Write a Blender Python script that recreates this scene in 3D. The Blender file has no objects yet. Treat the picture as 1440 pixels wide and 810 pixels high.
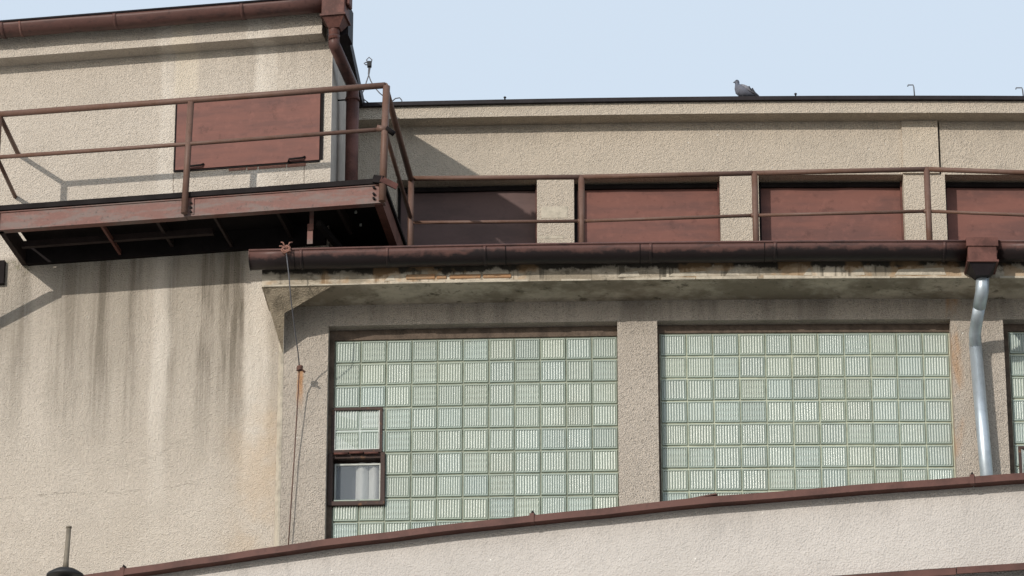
import bpy, bmesh, math, random
from mathutils import Vector, Matrix
random.seed(7)
rad = math.radians
sc = bpy.context.scene
COL = sc.collection

# ------------------------------------------------------------------ camera
CAM_Z, PITCH, FPX = 1.6, rad(23.0), 6000.0
cam_d = bpy.data.cameras.new('camera'); cam = bpy.data.objects.new('camera', cam_d); COL.objects.link(cam)
cam_d.sensor_width = 36.0; cam_d.lens = 36.0*FPX/1440.0
cam_d.clip_start = 0.5; cam_d.clip_end = 2000.0
cam.location = (0, 0, CAM_Z); cam.rotation_euler = (math.pi/2 + PITCH, 0, 0)
sc.camera = cam

# ------------------------------------------------------------------ light
SUN_ELEV, SUN_LEFT = rad(19.5), rad(33.9)      # sun stands behind the camera, to its left
to_sun = Vector((-math.sin(SUN_LEFT)*math.cos(SUN_ELEV), -math.cos(SUN_LEFT)*math.cos(SUN_ELEV), math.sin(SUN_ELEV)))
sd = bpy.data.lights.new('sun', 'SUN'); sd.energy = 3.1; sd.angle = rad(0.55); sd.color = (1.0, 0.94, 0.86)
sun = bpy.data.objects.new('sun', sd); COL.objects.link(sun)
sun.rotation_euler = to_sun.to_track_quat('Z', 'Y').to_euler()
sun.location = (-20, -20, 40)

world = bpy.data.worlds.new('World'); sc.world = world; world.use_nodes = True
wn = world.node_tree.nodes; wl = world.node_tree.links
sky = wn.new('ShaderNodeTexSky'); sky.sky_type = 'NISHITA'; sky.sun_disc = False
sky.sun_elevation = SUN_ELEV
sky.sun_rotation = math.atan2(to_sun.x, to_sun.y)
sky.altitude = 300; sky.air_density = 1.0; sky.dust_density = 3.0; sky.ozone_density = 1.0
bg = next(n for n in wn if n.type == 'BACKGROUND')
veil = wn.new('ShaderNodeMix'); veil.data_type = 'RGBA'            # even veil of thin high cloud over the whole sky
veil.inputs[0].default_value = 0.76; wl.new(sky.outputs[0], veil.inputs[6]); veil.inputs[7].default_value = (5.65, 6.45, 7.3, 1)
wl.new(veil.outputs[2], bg.inputs[0]); bg.inputs[1].default_value = 0.14

sc.view_settings.view_transform = 'Standard'; sc.view_settings.look = 'None'
sc.view_settings.exposure = 0.0; sc.view_settings.gamma = 1.0

# ------------------------------------------------------------------ plan frames (arcs in plan)
SP, CP = math.sin(PITCH), math.cos(PITCH)
def ray(px, py):
    u = (px-720)/FPX; v = (405-py)/FPX
    return u, CP - v*SP, SP + v*CP
class Arc:
    """A gently curved facade line: s along it, n out of it, z up."""
    def __init__(self, P, yaw, R):
        self.th = yaw; self.R = R
        self.C = (P[0]+R*math.sin(yaw), P[1]+R*math.cos(yaw))
    def pt(self, s, n, z):
        t = self.th - s/self.R
        return Vector((self.C[0]-(self.R+n)*math.sin(t), self.C[1]-(self.R+n)*math.cos(t), z))
    def yaw(self, s): return self.th - s/self.R
    def inv(self, px, py, n=0.0):
        x, y, z = ray(px, py); r = self.R+n
        b = x*self.C[0]+y*self.C[1]; a = x*x+y*y; c = self.C[0]**2+self.C[1]**2-r*r
        k = (b-math.sqrt(b*b-a*c))/a
        X, Y = x*k, y*k
        t = math.atan2(self.C[0]-X, self.C[1]-Y)
        return (self.th-t)*self.R, CAM_Z+z*k
    def at(self, px, py, n=0.0):
        s, z = self.inv(px, py, n); return self.pt(s, n, z)
def plan(px, py, d):
    r = ray(px, py); return (r[0]*d, r[1]*d)
M = Arc(plan(720, 600, 39.5), rad(2.4), 96.0)                      # main building, window wall
_s, _ = M.inv(397, 600, -0.06); _p = M.pt(_s, -0.06, 0)
T = Arc((_p.x, _p.y), rad(9.8), 20000.0)                           # stair tower front
L = Arc(plan(720, 725, 36.8), rad(15.6), 52.0)                     # low building in front

# ------------------------------------------------------------------ object helpers
ORG = {}
def _link(o, parent, w):
    COL.objects.link(o)
    if parent is not None:
        o.parent = parent; o.location = w - ORG[parent.name]
    else: o.location = w
    ORG[o.name] = w.copy()
def props(o, label=None, cat=None, group=None, kind=None):
    if label: o['label'] = label
    if cat: o['category'] = cat
    if group: o['group'] = group
    if kind: o['kind'] = kind
    return o
def thing(name, label, cat, loc, group=None):
    o = bpy.data.objects.new(name, None); o.empty_display_size = 0.2
    _link(o, None, Vector(loc)); return props(o, label, cat, group)
class MB:
    def __init__(self): self.v = []; self.f = []; self.sm = []
    def add(self, vs, fs, smooth=False):
        b = len(self.v); self.v += [Vector(v) for v in vs]
        self.f += [tuple(b+i for i in f) for f in fs]; self.sm += [smooth]*len(fs); return self
    def fbox(self, fr, s0, s1, n0, n1, z0, z1, seg=None):
        """box in frame; z0/z1 may be (left,right)"""
        seg = seg or max(1, int(abs(s1-s0)/0.8))
        if fr is T: seg = 1
        za = z0 if isinstance(z0, tuple) else (z0, z0); zb = z1 if isinstance(z1, tuple) else (z1, z1)
        vs = []
        for i in range(seg+1):
            t = i/seg; s = s0+(s1-s0)*t; a = za[0]+(za[1]-za[0])*t; b = zb[0]+(zb[1]-zb[0])*t
            vs += [fr.pt(s, n0, a), fr.pt(s, n1, a), fr.pt(s, n1, b), fr.pt(s, n0, b)]
        fs = []
        for i in range(seg):
            o = 4*i
            for j in range(4):
                k = (j+1) % 4; fs.append((o+j, o+4+j, o+4+k, o+k))
        fs.append((0, 1, 2, 3)); o = 4*seg; fs.append((o+3, o+2, o+1, o))
        return self.add(vs, fs)
    def sweep(self, fr, s0, s1, prof, seg=None, closed=True, smooth=False, cap=True, dz=(0, 0), wob=0.0):
        seg = seg or max(1, int(abs(s1-s0)/0.5)); m = len(prof); vs = []
        for i in range(seg+1):
            t = i/seg; s = s0+(s1-s0)*t; d = dz[0]+(dz[1]-dz[0])*t
            d += wob*(math.sin(s*2.1+1)+.6*math.sin(s*5.3)); vs += [fr.pt(s, n, z+d) for n, z in prof]
        fs = []
        for i in range(seg):
            for j in range(m if closed else m-1):
                k = (j+1) % m; fs.append((i*m+j, i*m+m+j, i*m+m+k, i*m+k))
        self.add(vs, fs, smooth)
        if cap and closed:
            self.add(vs[:m], [tuple(range(m))]); self.add(vs[-m:], [tuple(reversed(range(m)))])
        return self
    def tube(self, pts, r, n=8, cap=True, smooth=True):
        pts = [Vector(p) for p in pts]; m = len(pts)
        rr = r if isinstance(r, (list, tuple)) else [r]*m
        vs = []; up = None
        for i, p in enumerate(pts):
            d = (pts[min(i+1, m-1)]-pts[max(i-1, 0)]).normalized()
            if up is None:
                up = Vector((0, 0, 1)) if abs(d.z) < 0.9 else Vector((0, 1, 0))
            a = d.cross(up); 
            if a.length < 1e-4: a = d.cross(Vector((1, 0, 0)))
            a.normalize(); b = a.cross(d).normalized(); up = b
            for k in range(n):
                t = 2*math.pi*k/n; vs.append(p+rr[i]*(math.cos(t)*a+math.sin(t)*b))
        fs = [(i*n+k, i*n+(k+1) % n, (i+1)*n+(k+1) % n, (i+1)*n+k) for i in range(m-1) for k in range(n)]
        self.add(vs, fs, smooth)
        if cap: self.add(vs[:n], [tuple(reversed(range(n)))]); self.add(vs[-n:], [tuple(range(n))])
        return self
    def bar(self, p, q, w, h, side=None):
        """rectangular bar from p to q; w sideways, h along up"""
        p, q = Vector(p), Vector(q); d = (q-p).normalized()
        up = Vector(side) if side else Vector((0, 0, 1))
        a = d.cross(up).normalized(); b = a.cross(d).normalized()
        vs = []
        for c in (p, q):
            vs += [c-a*w/2-b*h/2, c+a*w/2-b*h/2, c+a*w/2+b*h/2, c-a*w/2+b*h/2]
        return self.add(vs, [(3, 2, 1, 0), (4, 5, 6, 7), (0, 1, 5, 4), (1, 2, 6, 5), (2, 3, 7, 6), (3, 0, 4, 7)])
    def prism(self, poly, z0, z1):
        m = len(poly)
        vs = [Vector((p[0], p[1], z0)) for p in poly]+[Vector((p[0], p[1], z1)) for p in poly]
        fs = [tuple(reversed(range(m))), tuple(range(m, 2*m))]+[(i, (i+1) % m, m+(i+1) % m, m+i) for i in range(m)]
        return self.add(vs, fs)
    def build(self, name, mat, parent=None, bevel=0.0, recalc=True):
        w = Vector((0, 0, 0))
        lo = Vector([min(v[i] for v in self.v) for i in range(3)]); hi = Vector([max(v[i] for v in self.v) for i in range(3)])
        w = (lo+hi)/2
        if parent is None: w.z = lo.z
        me = bpy.data.meshes.new(name)
        me.from_pydata([v-w for v in self.v], [], self.f)
        me.polygons.foreach_set('use_smooth', self.sm)
        if recalc or bevel:
            bm = bmesh.new(); bm.from_mesh(me)
            bmesh.ops.remove_doubles(bm, verts=bm.verts, dist=1e-5)
            bmesh.ops.recalc_face_normals(bm, faces=bm.faces)
            if bevel:
                es = [e for e in bm.edges if len(e.link_faces) == 2 and e.calc_face_angle(0) > 0.6]
                bmesh.ops.bevel(bm, geom=es, offset=bevel, segments=1, affect='EDGES', profile=0.5)
            bm.to_mesh(me); bm.free()
        if isinstance(mat, (list, tuple)):
            for mm in mat: me.materials.append(mm)
        else: me.materials.append(mat)
        o = bpy.data.objects.new(name, me); _link(o, parent, w); return o

# ------------------------------------------------------------------ materials
class NT:
    def __init__(self, name):
        self.m = bpy.data.materials.new(name); self.m.use_nodes = True
        self.t = self.m.node_tree; self.n = self.t.nodes; self.l = self.t.links
        self.b = self.n['Principled BSDF']
        self.pos = self.n.new('ShaderNodeNewGeometry').outputs['Position']
    def put(self, sock, v):
        if hasattr(v, 'is_output') or isinstance(v, bpy.types.NodeSocket): self.l.new(v, sock)
        else: sock.default_value = v
    def vscale(self, v, sc_):
        k = self.n.new('ShaderNodeVectorMath'); k.operation = 'MULTIPLY'; self.l.new(v, k.inputs[0]); k.inputs[1].default_value = sc_; return k.outputs[0]
    def dot(self, v, c):
        k = self.n.new('ShaderNodeVectorMath'); k.operation = 'DOT_PRODUCT'; self.l.new(v, k.inputs[0]); k.inputs[1].default_value = c; return k.outputs['Value']
    def noise(self, v, scale, detail=3, rough=0.55, dist=0.0):
        k = self.n.new('ShaderNodeTexNoise'); self.l.new(v, k.inputs['Vector']); k.inputs['Scale'].default_value = scale
        k.inputs['Detail'].default_value = detail; k.inputs['Roughness'].default_value = rough; k.inputs['Distortion'].default_value = dist
        return k.outputs['Fac']
    def voro(self, v, scale, feat='F1'):
        k = self.n.new('ShaderNodeTexVoronoi'); k.feature = feat; self.l.new(v, k.inputs['Vector']); k.inputs['Scale'].default_value = scale
        return k.outputs['Distance'], (k.outputs['Color'] if feat == 'F1' else None)
    def math(self, op, a, b=0.0, clamp=False):
        k = self.n.new('ShaderNodeMath'); k.operation = op; k.use_clamp = clamp
        self.put(k.inputs[0], a); self.put(k.inputs[1], b); return k.outputs[0]
    def rng(self, v, a, b, c=0.0, d=1.0, smooth=True):
        k = self.n.new('ShaderNodeMapRange'); k.interpolation_type = 'SMOOTHSTEP' if smooth else 'LINEAR'
        self.put(k.inputs[0], v)
        for i, x in enumerate((a, b, c, d)): self.put(k.inputs[1+i], x)
        return k.outputs[0]
    def mix(self, f, a, b, mode='MIX'):
        k = self.n.new('ShaderNodeMix'); k.data_type = 'RGBA'; k.blend_type = mode; k.clamp_factor = True
        self.put(k.inputs[0], f)
        for s, x in ((6, a), (7, b)):
            self.put(k.inputs[s], x if not isinstance(x, tuple) else (*x, 1.0))
        return k.outputs[2]
    def ramp(self, v, stops, interp='LINEAR'):
        k = self.n.new('ShaderNodeValToRGB'); cr = k.color_ramp; cr.interpolation = interp; self.l.new(v, k.inputs[0])
        while len(cr.elements) < len(stops): cr.elements.new(0.5)
        for e, (p, c) in zip(cr.elements, stops):
            e.position = p; e.color = (c, c, c, 1) if not isinstance(c, tuple) else (*c, 1)
        return k.outputs[0]
    def bump(self, h, strength, dist):
        k = self.n.new('ShaderNodeBump'); k.inputs['Strength'].default_value = strength; k.inputs['Distance'].default_value = dist
        self.l.new(h, k.inputs['Height'])
        if self.b.inputs['Normal'].is_linked: self.l.new(self.b.inputs['Normal'].links[0].from_socket, k.inputs['Normal'])
        self.l.new(k.outputs[0], self.b.inputs['Normal'])
    def done(self, col, rough=0.9, metal=0.0, spec=0.3):
        self.put(self.b.inputs['Base Color'], col if not isinstance(col, tuple) else (*col, 1.0))
        self.put(self.b.inputs['Roughness'], rough); self.b.inputs['Metallic'].default_value = metal
        self.b.inputs['Specular IOR Level'].default_value = spec
        return self.m

def sep_z(t):
    k = t.n.new('ShaderNodeSeparateXYZ'); t.l.new(t.pos, k.inputs[0]); return k.outputs[2]

def roughcast(name, base, dark, grain=88.0, bump=0.8, streak=None, extra=None, blotch=0.5, speck=0.5, cracks=0.14):
    """pebble-dash render: grains with relief, blotches, drip streaks below given heights"""
    t = NT(name); p = t.pos; z = sep_z(t)
    big = t.noise(p, 0.9, 5, 0.6)
    col = t.mix(t.rng(big, 0.35, 0.7, 0, blotch), base, dark)
    col = t.mix(t.rng(t.noise(p, 4.0, 4, 0.6), 0.45, 0.75, 0, blotch*0.5), col, tuple(c*0.72 for c in base))
    d, vc = t.voro(p, grain)
    g = t.noise(p, grain*0.9, 3, 0.65)
    pits = t.rng(g, 0.30, 0.52, 1, 0)
    col = t.mix(t.math('MULTIPLY', pits, speck), col, tuple(c*0.52 for c in dark))
    hi = t.rng(t.noise(p, grain*1.3, 2), 0.60, 0.75)
    col = t.mix(t.math('MULTIPLY', hi, 0.28), col, tuple(min(0.85, c*1.45) for c in base))
    w, wc = t.voro(p, 5.2)                                           # rare white pebbles
    col = t.mix(t.rng(w, 0.036, 0.030, 0, 1), col, (0.75, 0.73, 0.68))
    if streak:
        for (z0, length, amt, sx) in streak:
            v = t.vscale(p, (sx, sx, 0.22))
            s = t.rng(t.noise(v, 1.0, 4, 0.6), 0.46, 0.66)
            fade = t.math('MULTIPLY', t.rng(z, z0-length, z0, 0, 1), t.rng(z, z0, z0+0.02, 1, 0))
            col = t.mix(t.math('MULTIPLY', t.math('MULTIPLY', s, fade), amt), col, tuple(c*0.36 for c in dark))
    if extra: col = extra(t, col, z)
    if cracks:
        wv = t.n.new('ShaderNodeVectorMath'); wv.operation = 'ADD'; nz = t.n.new('ShaderNodeTexNoise'); nz.inputs['Scale'].default_value = 2.5; nz.inputs['Detail'].default_value = 5
        t.l.new(p, nz.inputs['Vector']); t.l.new(t.vscale(p, (.5, .5, .38)), wv.inputs[0]); t.l.new(t.vscale(nz.outputs['Color'], (.16, .16, .16)), wv.inputs[1])
        ce, _c = t.voro(wv.outputs[0], 1.0, 'DISTANCE_TO_EDGE')
        cf = t.math('MULTIPLY', t.rng(ce, .0012, .0045, 1, 0), t.rng(t.noise(p, 1.1, 2), .50, .58, 0, cracks))
        col = t.mix(cf, col, tuple(c_*.34 for c_ in dark))
    h = t.math('ADD', t.math('MULTIPLY', g, 1.0), t.math('MULTIPLY', d, 0.6))
    t.bump(t.math('ADD', h, t.math('MULTIPLY', t.noise(p, grain*.3, 2), .9)), bump, 0.022)
    return t.done(col, 0.93, 0, 0.2)

PLB, PLD = (0.595, 0.53, 0.455), (0.475, 0.415, 0.345)
def tower_stains(t, col, z):
    tx, ty = math.cos(T.th), -math.sin(T.th); p0 = T.pt(0, 0, 0)
    u = t.math('SUBTRACT', t.dot(t.pos, (tx, ty, 0)), p0.x*tx+p0.y*ty)
    wob = t.math('MULTIPLY', t.math('SUBTRACT', t.noise(t.vscale(t.pos, (5, 5, 1.1)), 1.0, 5, .65), 0.5), 0.13)
    uu = t.math('ADD', u, wob)
    k = t.rng(uu, -2.85, 0.05, 0, 1, False); side = t.rng(u, -4.2, -2.95, 0, 1)
    def X(px): return min(1, max(0, (T.inv(px, 420, 0)[0]+2.85)/2.90))
    stops = [(0, .25), (X(12), .3), (X(30), .55), (X(50), .1), (X(68), .15), (X(84), .5), (X(104), .55), (X(116), .25), (X(128), .35), (X(140), .8), (X(153), .75), (X(162), .15), (X(176), .2),
             (X(182), .65), (X(190), .5), (X(200), .1), (X(228), .12), (X(238), .6), (X(246), .5), (X(252), .08), (X(276), .1), (X(284), .85), (X(298), .8), (X(302), .2), (X(307), .3), (X(312), .95), (X(340), 1.0), (X(348), .1), (X(375), .05), (X(386), .3), (1, .2)]
    r = t.ramp(k, stops)
    zz = T.inv(200, 355, 0)[1]
    brk = t.rng(t.noise(t.vscale(t.pos, (7, 7, 1.2)), 1.0, 4), 0.3, 0.52, 0.45, 1)
    fade = t.math('MULTIPLY', t.rng(z, zz-2.5, zz-0.5, 0.0, 1), t.rng(z, zz, zz+0.05, 1, 0))
    fine = t.rng(t.noise(t.vscale(t.pos, (26, 26, .8)), 1.0, 3, .6), .38, .56, .55, 1.15)
    f = t.math('MULTIPLY', t.math('MULTIPLY', t.math('MULTIPLY', t.math('MULTIPLY', r, side), fade), brk), fine)
    col = t.mix(t.math('MULTIPLY', f, 1.0, True), col, (0.125, 0.105, 0.08))
    pale = t.ramp(k, [(0, 0), (X(180), 0), (X(212), 0), (X(220), .8), (X(236), .55), (X(244), 0), (X(345), 0), (X(352), .85), (X(372), .7), (X(382), .1), (1, 0)])
    pf = t.math('MULTIPLY', pale, t.math('MULTIPLY', t.rng(z, zz-3.4, zz-1.0, 0, 1), t.rng(t.noise(t.vscale(t.pos, (8, 8, 1.0)), 1.0, 3), .3, .6, .4, 1)))
    col = t.mix(t.math('MULTIPLY', pf, 0.85), col, (0.72, 0.66, 0.58))
    broad = t.ramp(k, [(0, .5), (X(20), .6), (X(45), .15), (X(66), .15), (X(90), .6), (X(180), .55), (X(206), .35), (X(214), 0), (X(236), .05), (X(248), .6), (X(335), .8), (X(347), .05), (X(372), .05), (X(384), .45), (1, .3)])
    bf = t.math('MULTIPLY', t.math('MULTIPLY', broad, side), t.math('MULTIPLY', t.rng(z, zz-2.6, zz-.5, 0, 1), t.rng(t.noise(t.vscale(t.pos, (4, 4, .9)), 1.0, 5, .65), .28, .6, .35, 1)))
    col = t.mix(t.math('MULTIPLY', bf, t.rng(z, zz, zz+.05, .8, 0)), col, (0.33, 0.29, 0.235))
    ck = t.math('ABSOLUTE', t.math('SUBTRACT', t.math('ADD', z, t.math('MULTIPLY', t.math('SUBTRACT', t.noise(t.pos, 3.5, 5, .6), .5), .22)), T.inv(150, 690, 0)[1]))
    ckf = t.math('MULTIPLY', t.rng(ck, .002, .009, 1, 0), t.math('MULTIPLY', t.rng(u, -.6, -1.0), t.rng(t.noise(t.pos, 4.7, 2), .4, .55)))
    col = t.mix(t.math('MULTIPLY', ckf, .38), col, (0.16, 0.135, 0.105))
    for cx in (244, 428):
        cu = T.inv(cx, 250, 0)[0]
        ck = t.math('ABSOLUTE', t.math('SUBTRACT', t.math('ADD', u, t.math('MULTIPLY', t.math('SUBTRACT', t.noise(t.pos, 7, 4, .6), .5), .06)), cu))
        col = t.mix(t.math('MULTIPLY', t.math('MULTIPLY', t.rng(ck, .002, .008, 1, 0), t.rng(z, 18.62, 18.55, 0, 1)), t.rng(z, 18.2, 18.3, 0, .7)), col, (0.14, 0.10, 0.075))
    moss = t.math('MULTIPLY', t.rng(t.noise(t.pos, 5.5, 4), 0.58, 0.7), t.math('MULTIPLY', t.rng(z, zz-0.28, zz, 0, 1), t.rng(z, zz, zz+.03, 1, 0)))
    col = t.mix(t.math('MULTIPLY', moss, 0.6), col, (0.10, 0.11, 0.035))
    # ochre tint toward the corner with the window wall, dust under the hatch, pale repair strip above it
    och = t.math('MULTIPLY', t.rng(uu, -0.75, -0.1, 0, 1), t.rng(t.noise(t.pos, 1.8, 3), 0.4, 0.65))
    col = t.mix(t.math('MULTIPLY', t.math('MULTIPLY', och, 0.35), t.rng(z, zz-1.2, zz-1.8, 0, 1)), col, (0.55, 0.38, 0.22))
    a, b = T.inv(246, 110, 0)[0], T.inv(276, 110, 0)[0]
    rep = t.math('MULTIPLY', t.math('MULTIPLY', t.rng(u, a-0.02, a+0.02), t.rng(u, b-0.02, b+0.05, 1, 0)), t.rng(z, 19.35, 19.5))
    return t.mix(t.math('MULTIPLY', rep, 0.55), col, (0.70, 0.62, 0.50))
M_TOWER = roughcast('pebble_dash_tower', PLB, PLD, streak=[(19.88, 0.6, 0.2, 5.0)], extra=tower_stains)

M_STRIP = roughcast('pebble_dash_strip', (0.58, 0.50, 0.40), PLD)
M_UPPER = roughcast('pebble_dash_upper', (0.55, 0.475, 0.385), PLD, streak=[(19.96, 0.30, 0.22, 5.0)])
def wall_rust(t, col, z):
    a = M.pt(M.inv(421, 560, 0)[0], 0, 0); tx, ty = math.cos(M.th), -math.sin(M.th)
    u = t.math('SUBTRACT', t.dot(t.pos, (tx, ty, 0)), a.x*tx+a.y*ty)
    w = t.math('ADD', u, t.math('MULTIPLY', t.math('SUBTRACT', t.noise(t.pos, 9, 3), .5), .05))
    z0 = M.inv(421, 522, 0)[1]
    f = t.math('MULTIPLY', t.math('MULTIPLY', t.rng(w, -0.035, -0.01), t.rng(w, 0.02, 0.05, 1, 0)), t.math('MULTIPLY', t.rng(z, z0-0.45, z0-.1), t.rng(z, z0, z0+.03, 1, 0)))
    col = t.mix(t.math('MULTIPLY', f, 0.75), col, (0.50, 0.24, 0.09))
    # rusty edge along the right end of the second glass wall
    b = M.pt(4.10, 0, 0); u2 = t.math('SUBTRACT', t.dot(t.pos, (tx, ty, 0)), b.x*tx+b.y*ty)
    f2 = t.math('MULTIPLY', t.math('MULTIPLY', t.rng(u2, -0.06, -0.02), t.rng(u2, 0.03, 0.12, 1, 0)), t.rng(t.noise(t.vscale(t.pos, (6, 6, 2)), 1, 4), .4, .6))
    return t.mix(t.math('MULTIPLY', f2, 0.6), col, (0.50, 0.27, 0.12))
M_WALL = roughcast('pebble_dash_window_wall', (0.545, 0.48, 0.41), (0.43, 0.375, 0.315), grain=92, bump=.9, speck=0.75, streak=[(17.12, 0.5, 0.5, 3.5)], extra=wall_rust)
M_LOW = roughcast('pink_grey_roughcast', (0.52, 0.485, 0.452), (0.44, 0.41, 0.38), grain=60, bump=0.65, blotch=0.55, speck=0.16, cracks=0, streak=[(14.06, .45, .16, 4.5)])

def eave_mat():
    t = NT('weathered_concrete'); p = t.pos
    n = t.noise(t.vscale(p, (2.2, 2.2, 5)), 1.0, 6, 0.65)
    col = t.mix(t.rng(n, 0.36, 0.62), (0.56, 0.495, 0.40), (0.27, 0.23, 0.175))
    col = t.mix(t.rng(t.noise(p, 7, 5, .7), .55, .68, 0, .8), col, (0.11, 0.095, 0.07))
    z = sep_z(t)
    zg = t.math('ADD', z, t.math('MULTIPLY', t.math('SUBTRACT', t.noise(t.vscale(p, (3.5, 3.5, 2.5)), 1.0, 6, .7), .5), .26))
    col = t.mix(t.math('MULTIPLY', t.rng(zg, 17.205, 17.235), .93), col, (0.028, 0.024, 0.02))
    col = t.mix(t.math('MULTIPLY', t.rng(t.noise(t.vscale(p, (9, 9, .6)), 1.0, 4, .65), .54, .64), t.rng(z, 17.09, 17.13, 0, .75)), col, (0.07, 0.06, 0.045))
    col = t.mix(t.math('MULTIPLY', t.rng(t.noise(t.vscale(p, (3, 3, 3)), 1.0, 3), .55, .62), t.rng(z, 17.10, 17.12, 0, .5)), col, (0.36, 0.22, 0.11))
    t.bump(t.noise(p, 25, 5, .7), 0.6, 0.02); return t.done(col, .95, 0, .15)
M_EAVE = eave_mat()
M_CORBEL = roughcast('weathered_corbel', (0.36, 0.30, 0.22), (0.20, 0.165, 0.115), grain=80, bump=.5, blotch=.8, cracks=.5, streak=[(17.11, .4, .7, 7.0)])
def simple(name, col, var=0.3, scale=6.0, rough=0.6, metal=0.0, bump=0.0, bscale=40, stretch=(1, 1, 1), col2=None, lo=.4, hi=.68, spec=.4, fine=.25):
    t = NT(name); p = t.vscale(t.pos, stretch)
    c2 = col2 or tuple(c*(1-var) for c in col)
    c = t.mix(t.rng(t.noise(p, scale, 5, .62), lo, hi), col, c2)
    c = t.mix(t.rng(t.noise(t.pos, scale*7, 3), .5, .72, 0, fine), c, tuple(min(.8, x*1.5) for x in col))
    c = t.mix(t.rng(t.noise(t.pos, scale*5, 4, .7), .56, .72, 0, fine*1.6), c, tuple(x*.35 for x in c2))
    if bump: t.bump(t.noise(t.pos, bscale, 4), bump, 0.01)
    return t.done(c, rough, metal, spec)
M_BROWN = simple('brown_painted_steel', (0.125, 0.053, 0.042), .45, 5, .6, bump=.25, bscale=30, spec=.22)
M_GUTTER = simple('brown_gutter_sheet', (0.10, 0.051, 0.044), .5, 3.2, .45, bump=.12, bscale=12, stretch=(1.2, 1.2, 5), col2=(0.05, 0.032, 0.03), lo=.5, hi=.72, spec=.22)
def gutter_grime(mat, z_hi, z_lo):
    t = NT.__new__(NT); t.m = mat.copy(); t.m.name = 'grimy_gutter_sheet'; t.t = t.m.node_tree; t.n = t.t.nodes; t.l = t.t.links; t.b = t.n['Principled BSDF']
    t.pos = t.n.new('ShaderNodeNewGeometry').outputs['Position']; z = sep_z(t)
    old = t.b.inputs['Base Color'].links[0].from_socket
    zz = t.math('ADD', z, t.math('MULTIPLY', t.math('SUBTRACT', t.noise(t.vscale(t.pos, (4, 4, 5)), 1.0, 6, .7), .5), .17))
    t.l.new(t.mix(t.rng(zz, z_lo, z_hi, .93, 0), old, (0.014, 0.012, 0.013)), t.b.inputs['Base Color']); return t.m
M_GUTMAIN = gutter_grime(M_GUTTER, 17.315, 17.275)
M_RAIL = simple('brown_rail_paint', (0.135, 0.08, 0.062), .4, 7, .5, col2=(0.12, 0.065, 0.045), spec=.22)
M_BEAM = simple('worn_red_primer', (0.155, 0.07, 0.056), .3, 4.5, .65, bump=.2, stretch=(.7, .7, 3), col2=(0.15, 0.105, 0.092), lo=.42, hi=.6, fine=.4)
M_DKBROWN = simple('dark_brown_steel', (0.03, 0.02, 0.018), .4, 5, .7, spec=.2)  # darker brown steel for framing under the deck
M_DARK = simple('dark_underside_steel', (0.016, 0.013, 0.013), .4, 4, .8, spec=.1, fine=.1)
M_ROOFED = simple('dark_roof_edge', (0.018, 0.014, 0.016), .4, 5, .6, spec=.2)
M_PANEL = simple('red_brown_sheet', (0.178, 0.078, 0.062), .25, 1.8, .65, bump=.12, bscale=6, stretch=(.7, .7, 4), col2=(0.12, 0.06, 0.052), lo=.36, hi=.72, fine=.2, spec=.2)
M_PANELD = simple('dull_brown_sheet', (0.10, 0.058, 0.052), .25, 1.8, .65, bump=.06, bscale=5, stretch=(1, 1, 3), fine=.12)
M_CAP = simple('brown_flashing', (0.10, 0.044, 0.035), .35, 3, .6, spec=.2, fine=.2, bump=.1, bscale=10)
M_ZINC = simple('galvanised_sheet', (0.47, 0.53, 0.58), .2, 5, .42, metal=.6, fine=.1)
M_WIRE = simple('rusty_wire', (0.12, 0.06, 0.045), .4, 20, .8)
M_BLACK = simple('black_rubber', (0.015, 0.015, 0.016), .3, 10, .6)
M_GREYW = simple('grey_wire', (0.10, 0.10, 0.11), .3, 10, .5)
M_TIE = simple('pink_twine', (0.24, 0.12, 0.09), .3, 40, .9)
M_BRICK = simple('exposed_brick', (0.33, 0.185, 0.095), .4, 9, .95, bump=.6, bscale=45, col2=(0.27, 0.19, 0.12))
M_SIDE = simple('smooth_grey_render', (0.50, 0.455, 0.40), .2, 2, .9)
M_PATCH = simple('pale_render_patch', (0.46, 0.41, 0.33), .3, 9, .95, bump=.6, bscale=45)
M_RUSTF = simple('rusted_window_frame', (0.05, 0.03, 0.025), .5, 14, .75, bump=.5, col2=(0.16, 0.08, 0.04), lo=.56, hi=.7)
M_WFRAME = simple('grey_white_frame', (0.50, 0.52, 0.49), .3, 9, .6)
M_CURT = simple('white_curtain', (0.62, 0.63, 0.60), .15, 3, .8, fine=.05)
M_INT = simple('dim_interior', (0.05, 0.055, 0.06), .2, 3, .9)
M_MORT1 = simple('grey_green_mortar', (0.30, 0.32, 0.255), .3, 8, .9)
M_MORT2 = simple('pale_green_mortar', (0.47, 0.49, 0.385), .3, 8, .9)
M_MEDGE = simple('brown_joint_mortar', (0.12, 0.088, 0.066), .4, 10, .95, bump=.8, bscale=35)
M_PIPE = simple('grey_brown_pipe', (0.17, 0.145, 0.11), .3, 9, .6)
M_GROUND = simple('pale_paving', (0.34, 0.325, 0.295), .25, .6, .95)
M_ROOF = simple('roofing_felt', (0.07, 0.065, 0.06), .3, 2, .9)
M_PGREY = simple('pigeon_grey', (0.125, 0.13, 0.16), .3, 30, .8)
M_PWING = simple('pigeon_wing', (0.21, 0.21, 0.24), .3, 40, .8)
M_PHEAD = simple('pigeon_head', (0.085, 0.095, 0.125), .3, 30, .6)
M_PDARK = simple('pigeon_dark', (0.045, 0.045, 0.055), .3, 30, .7)
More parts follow.
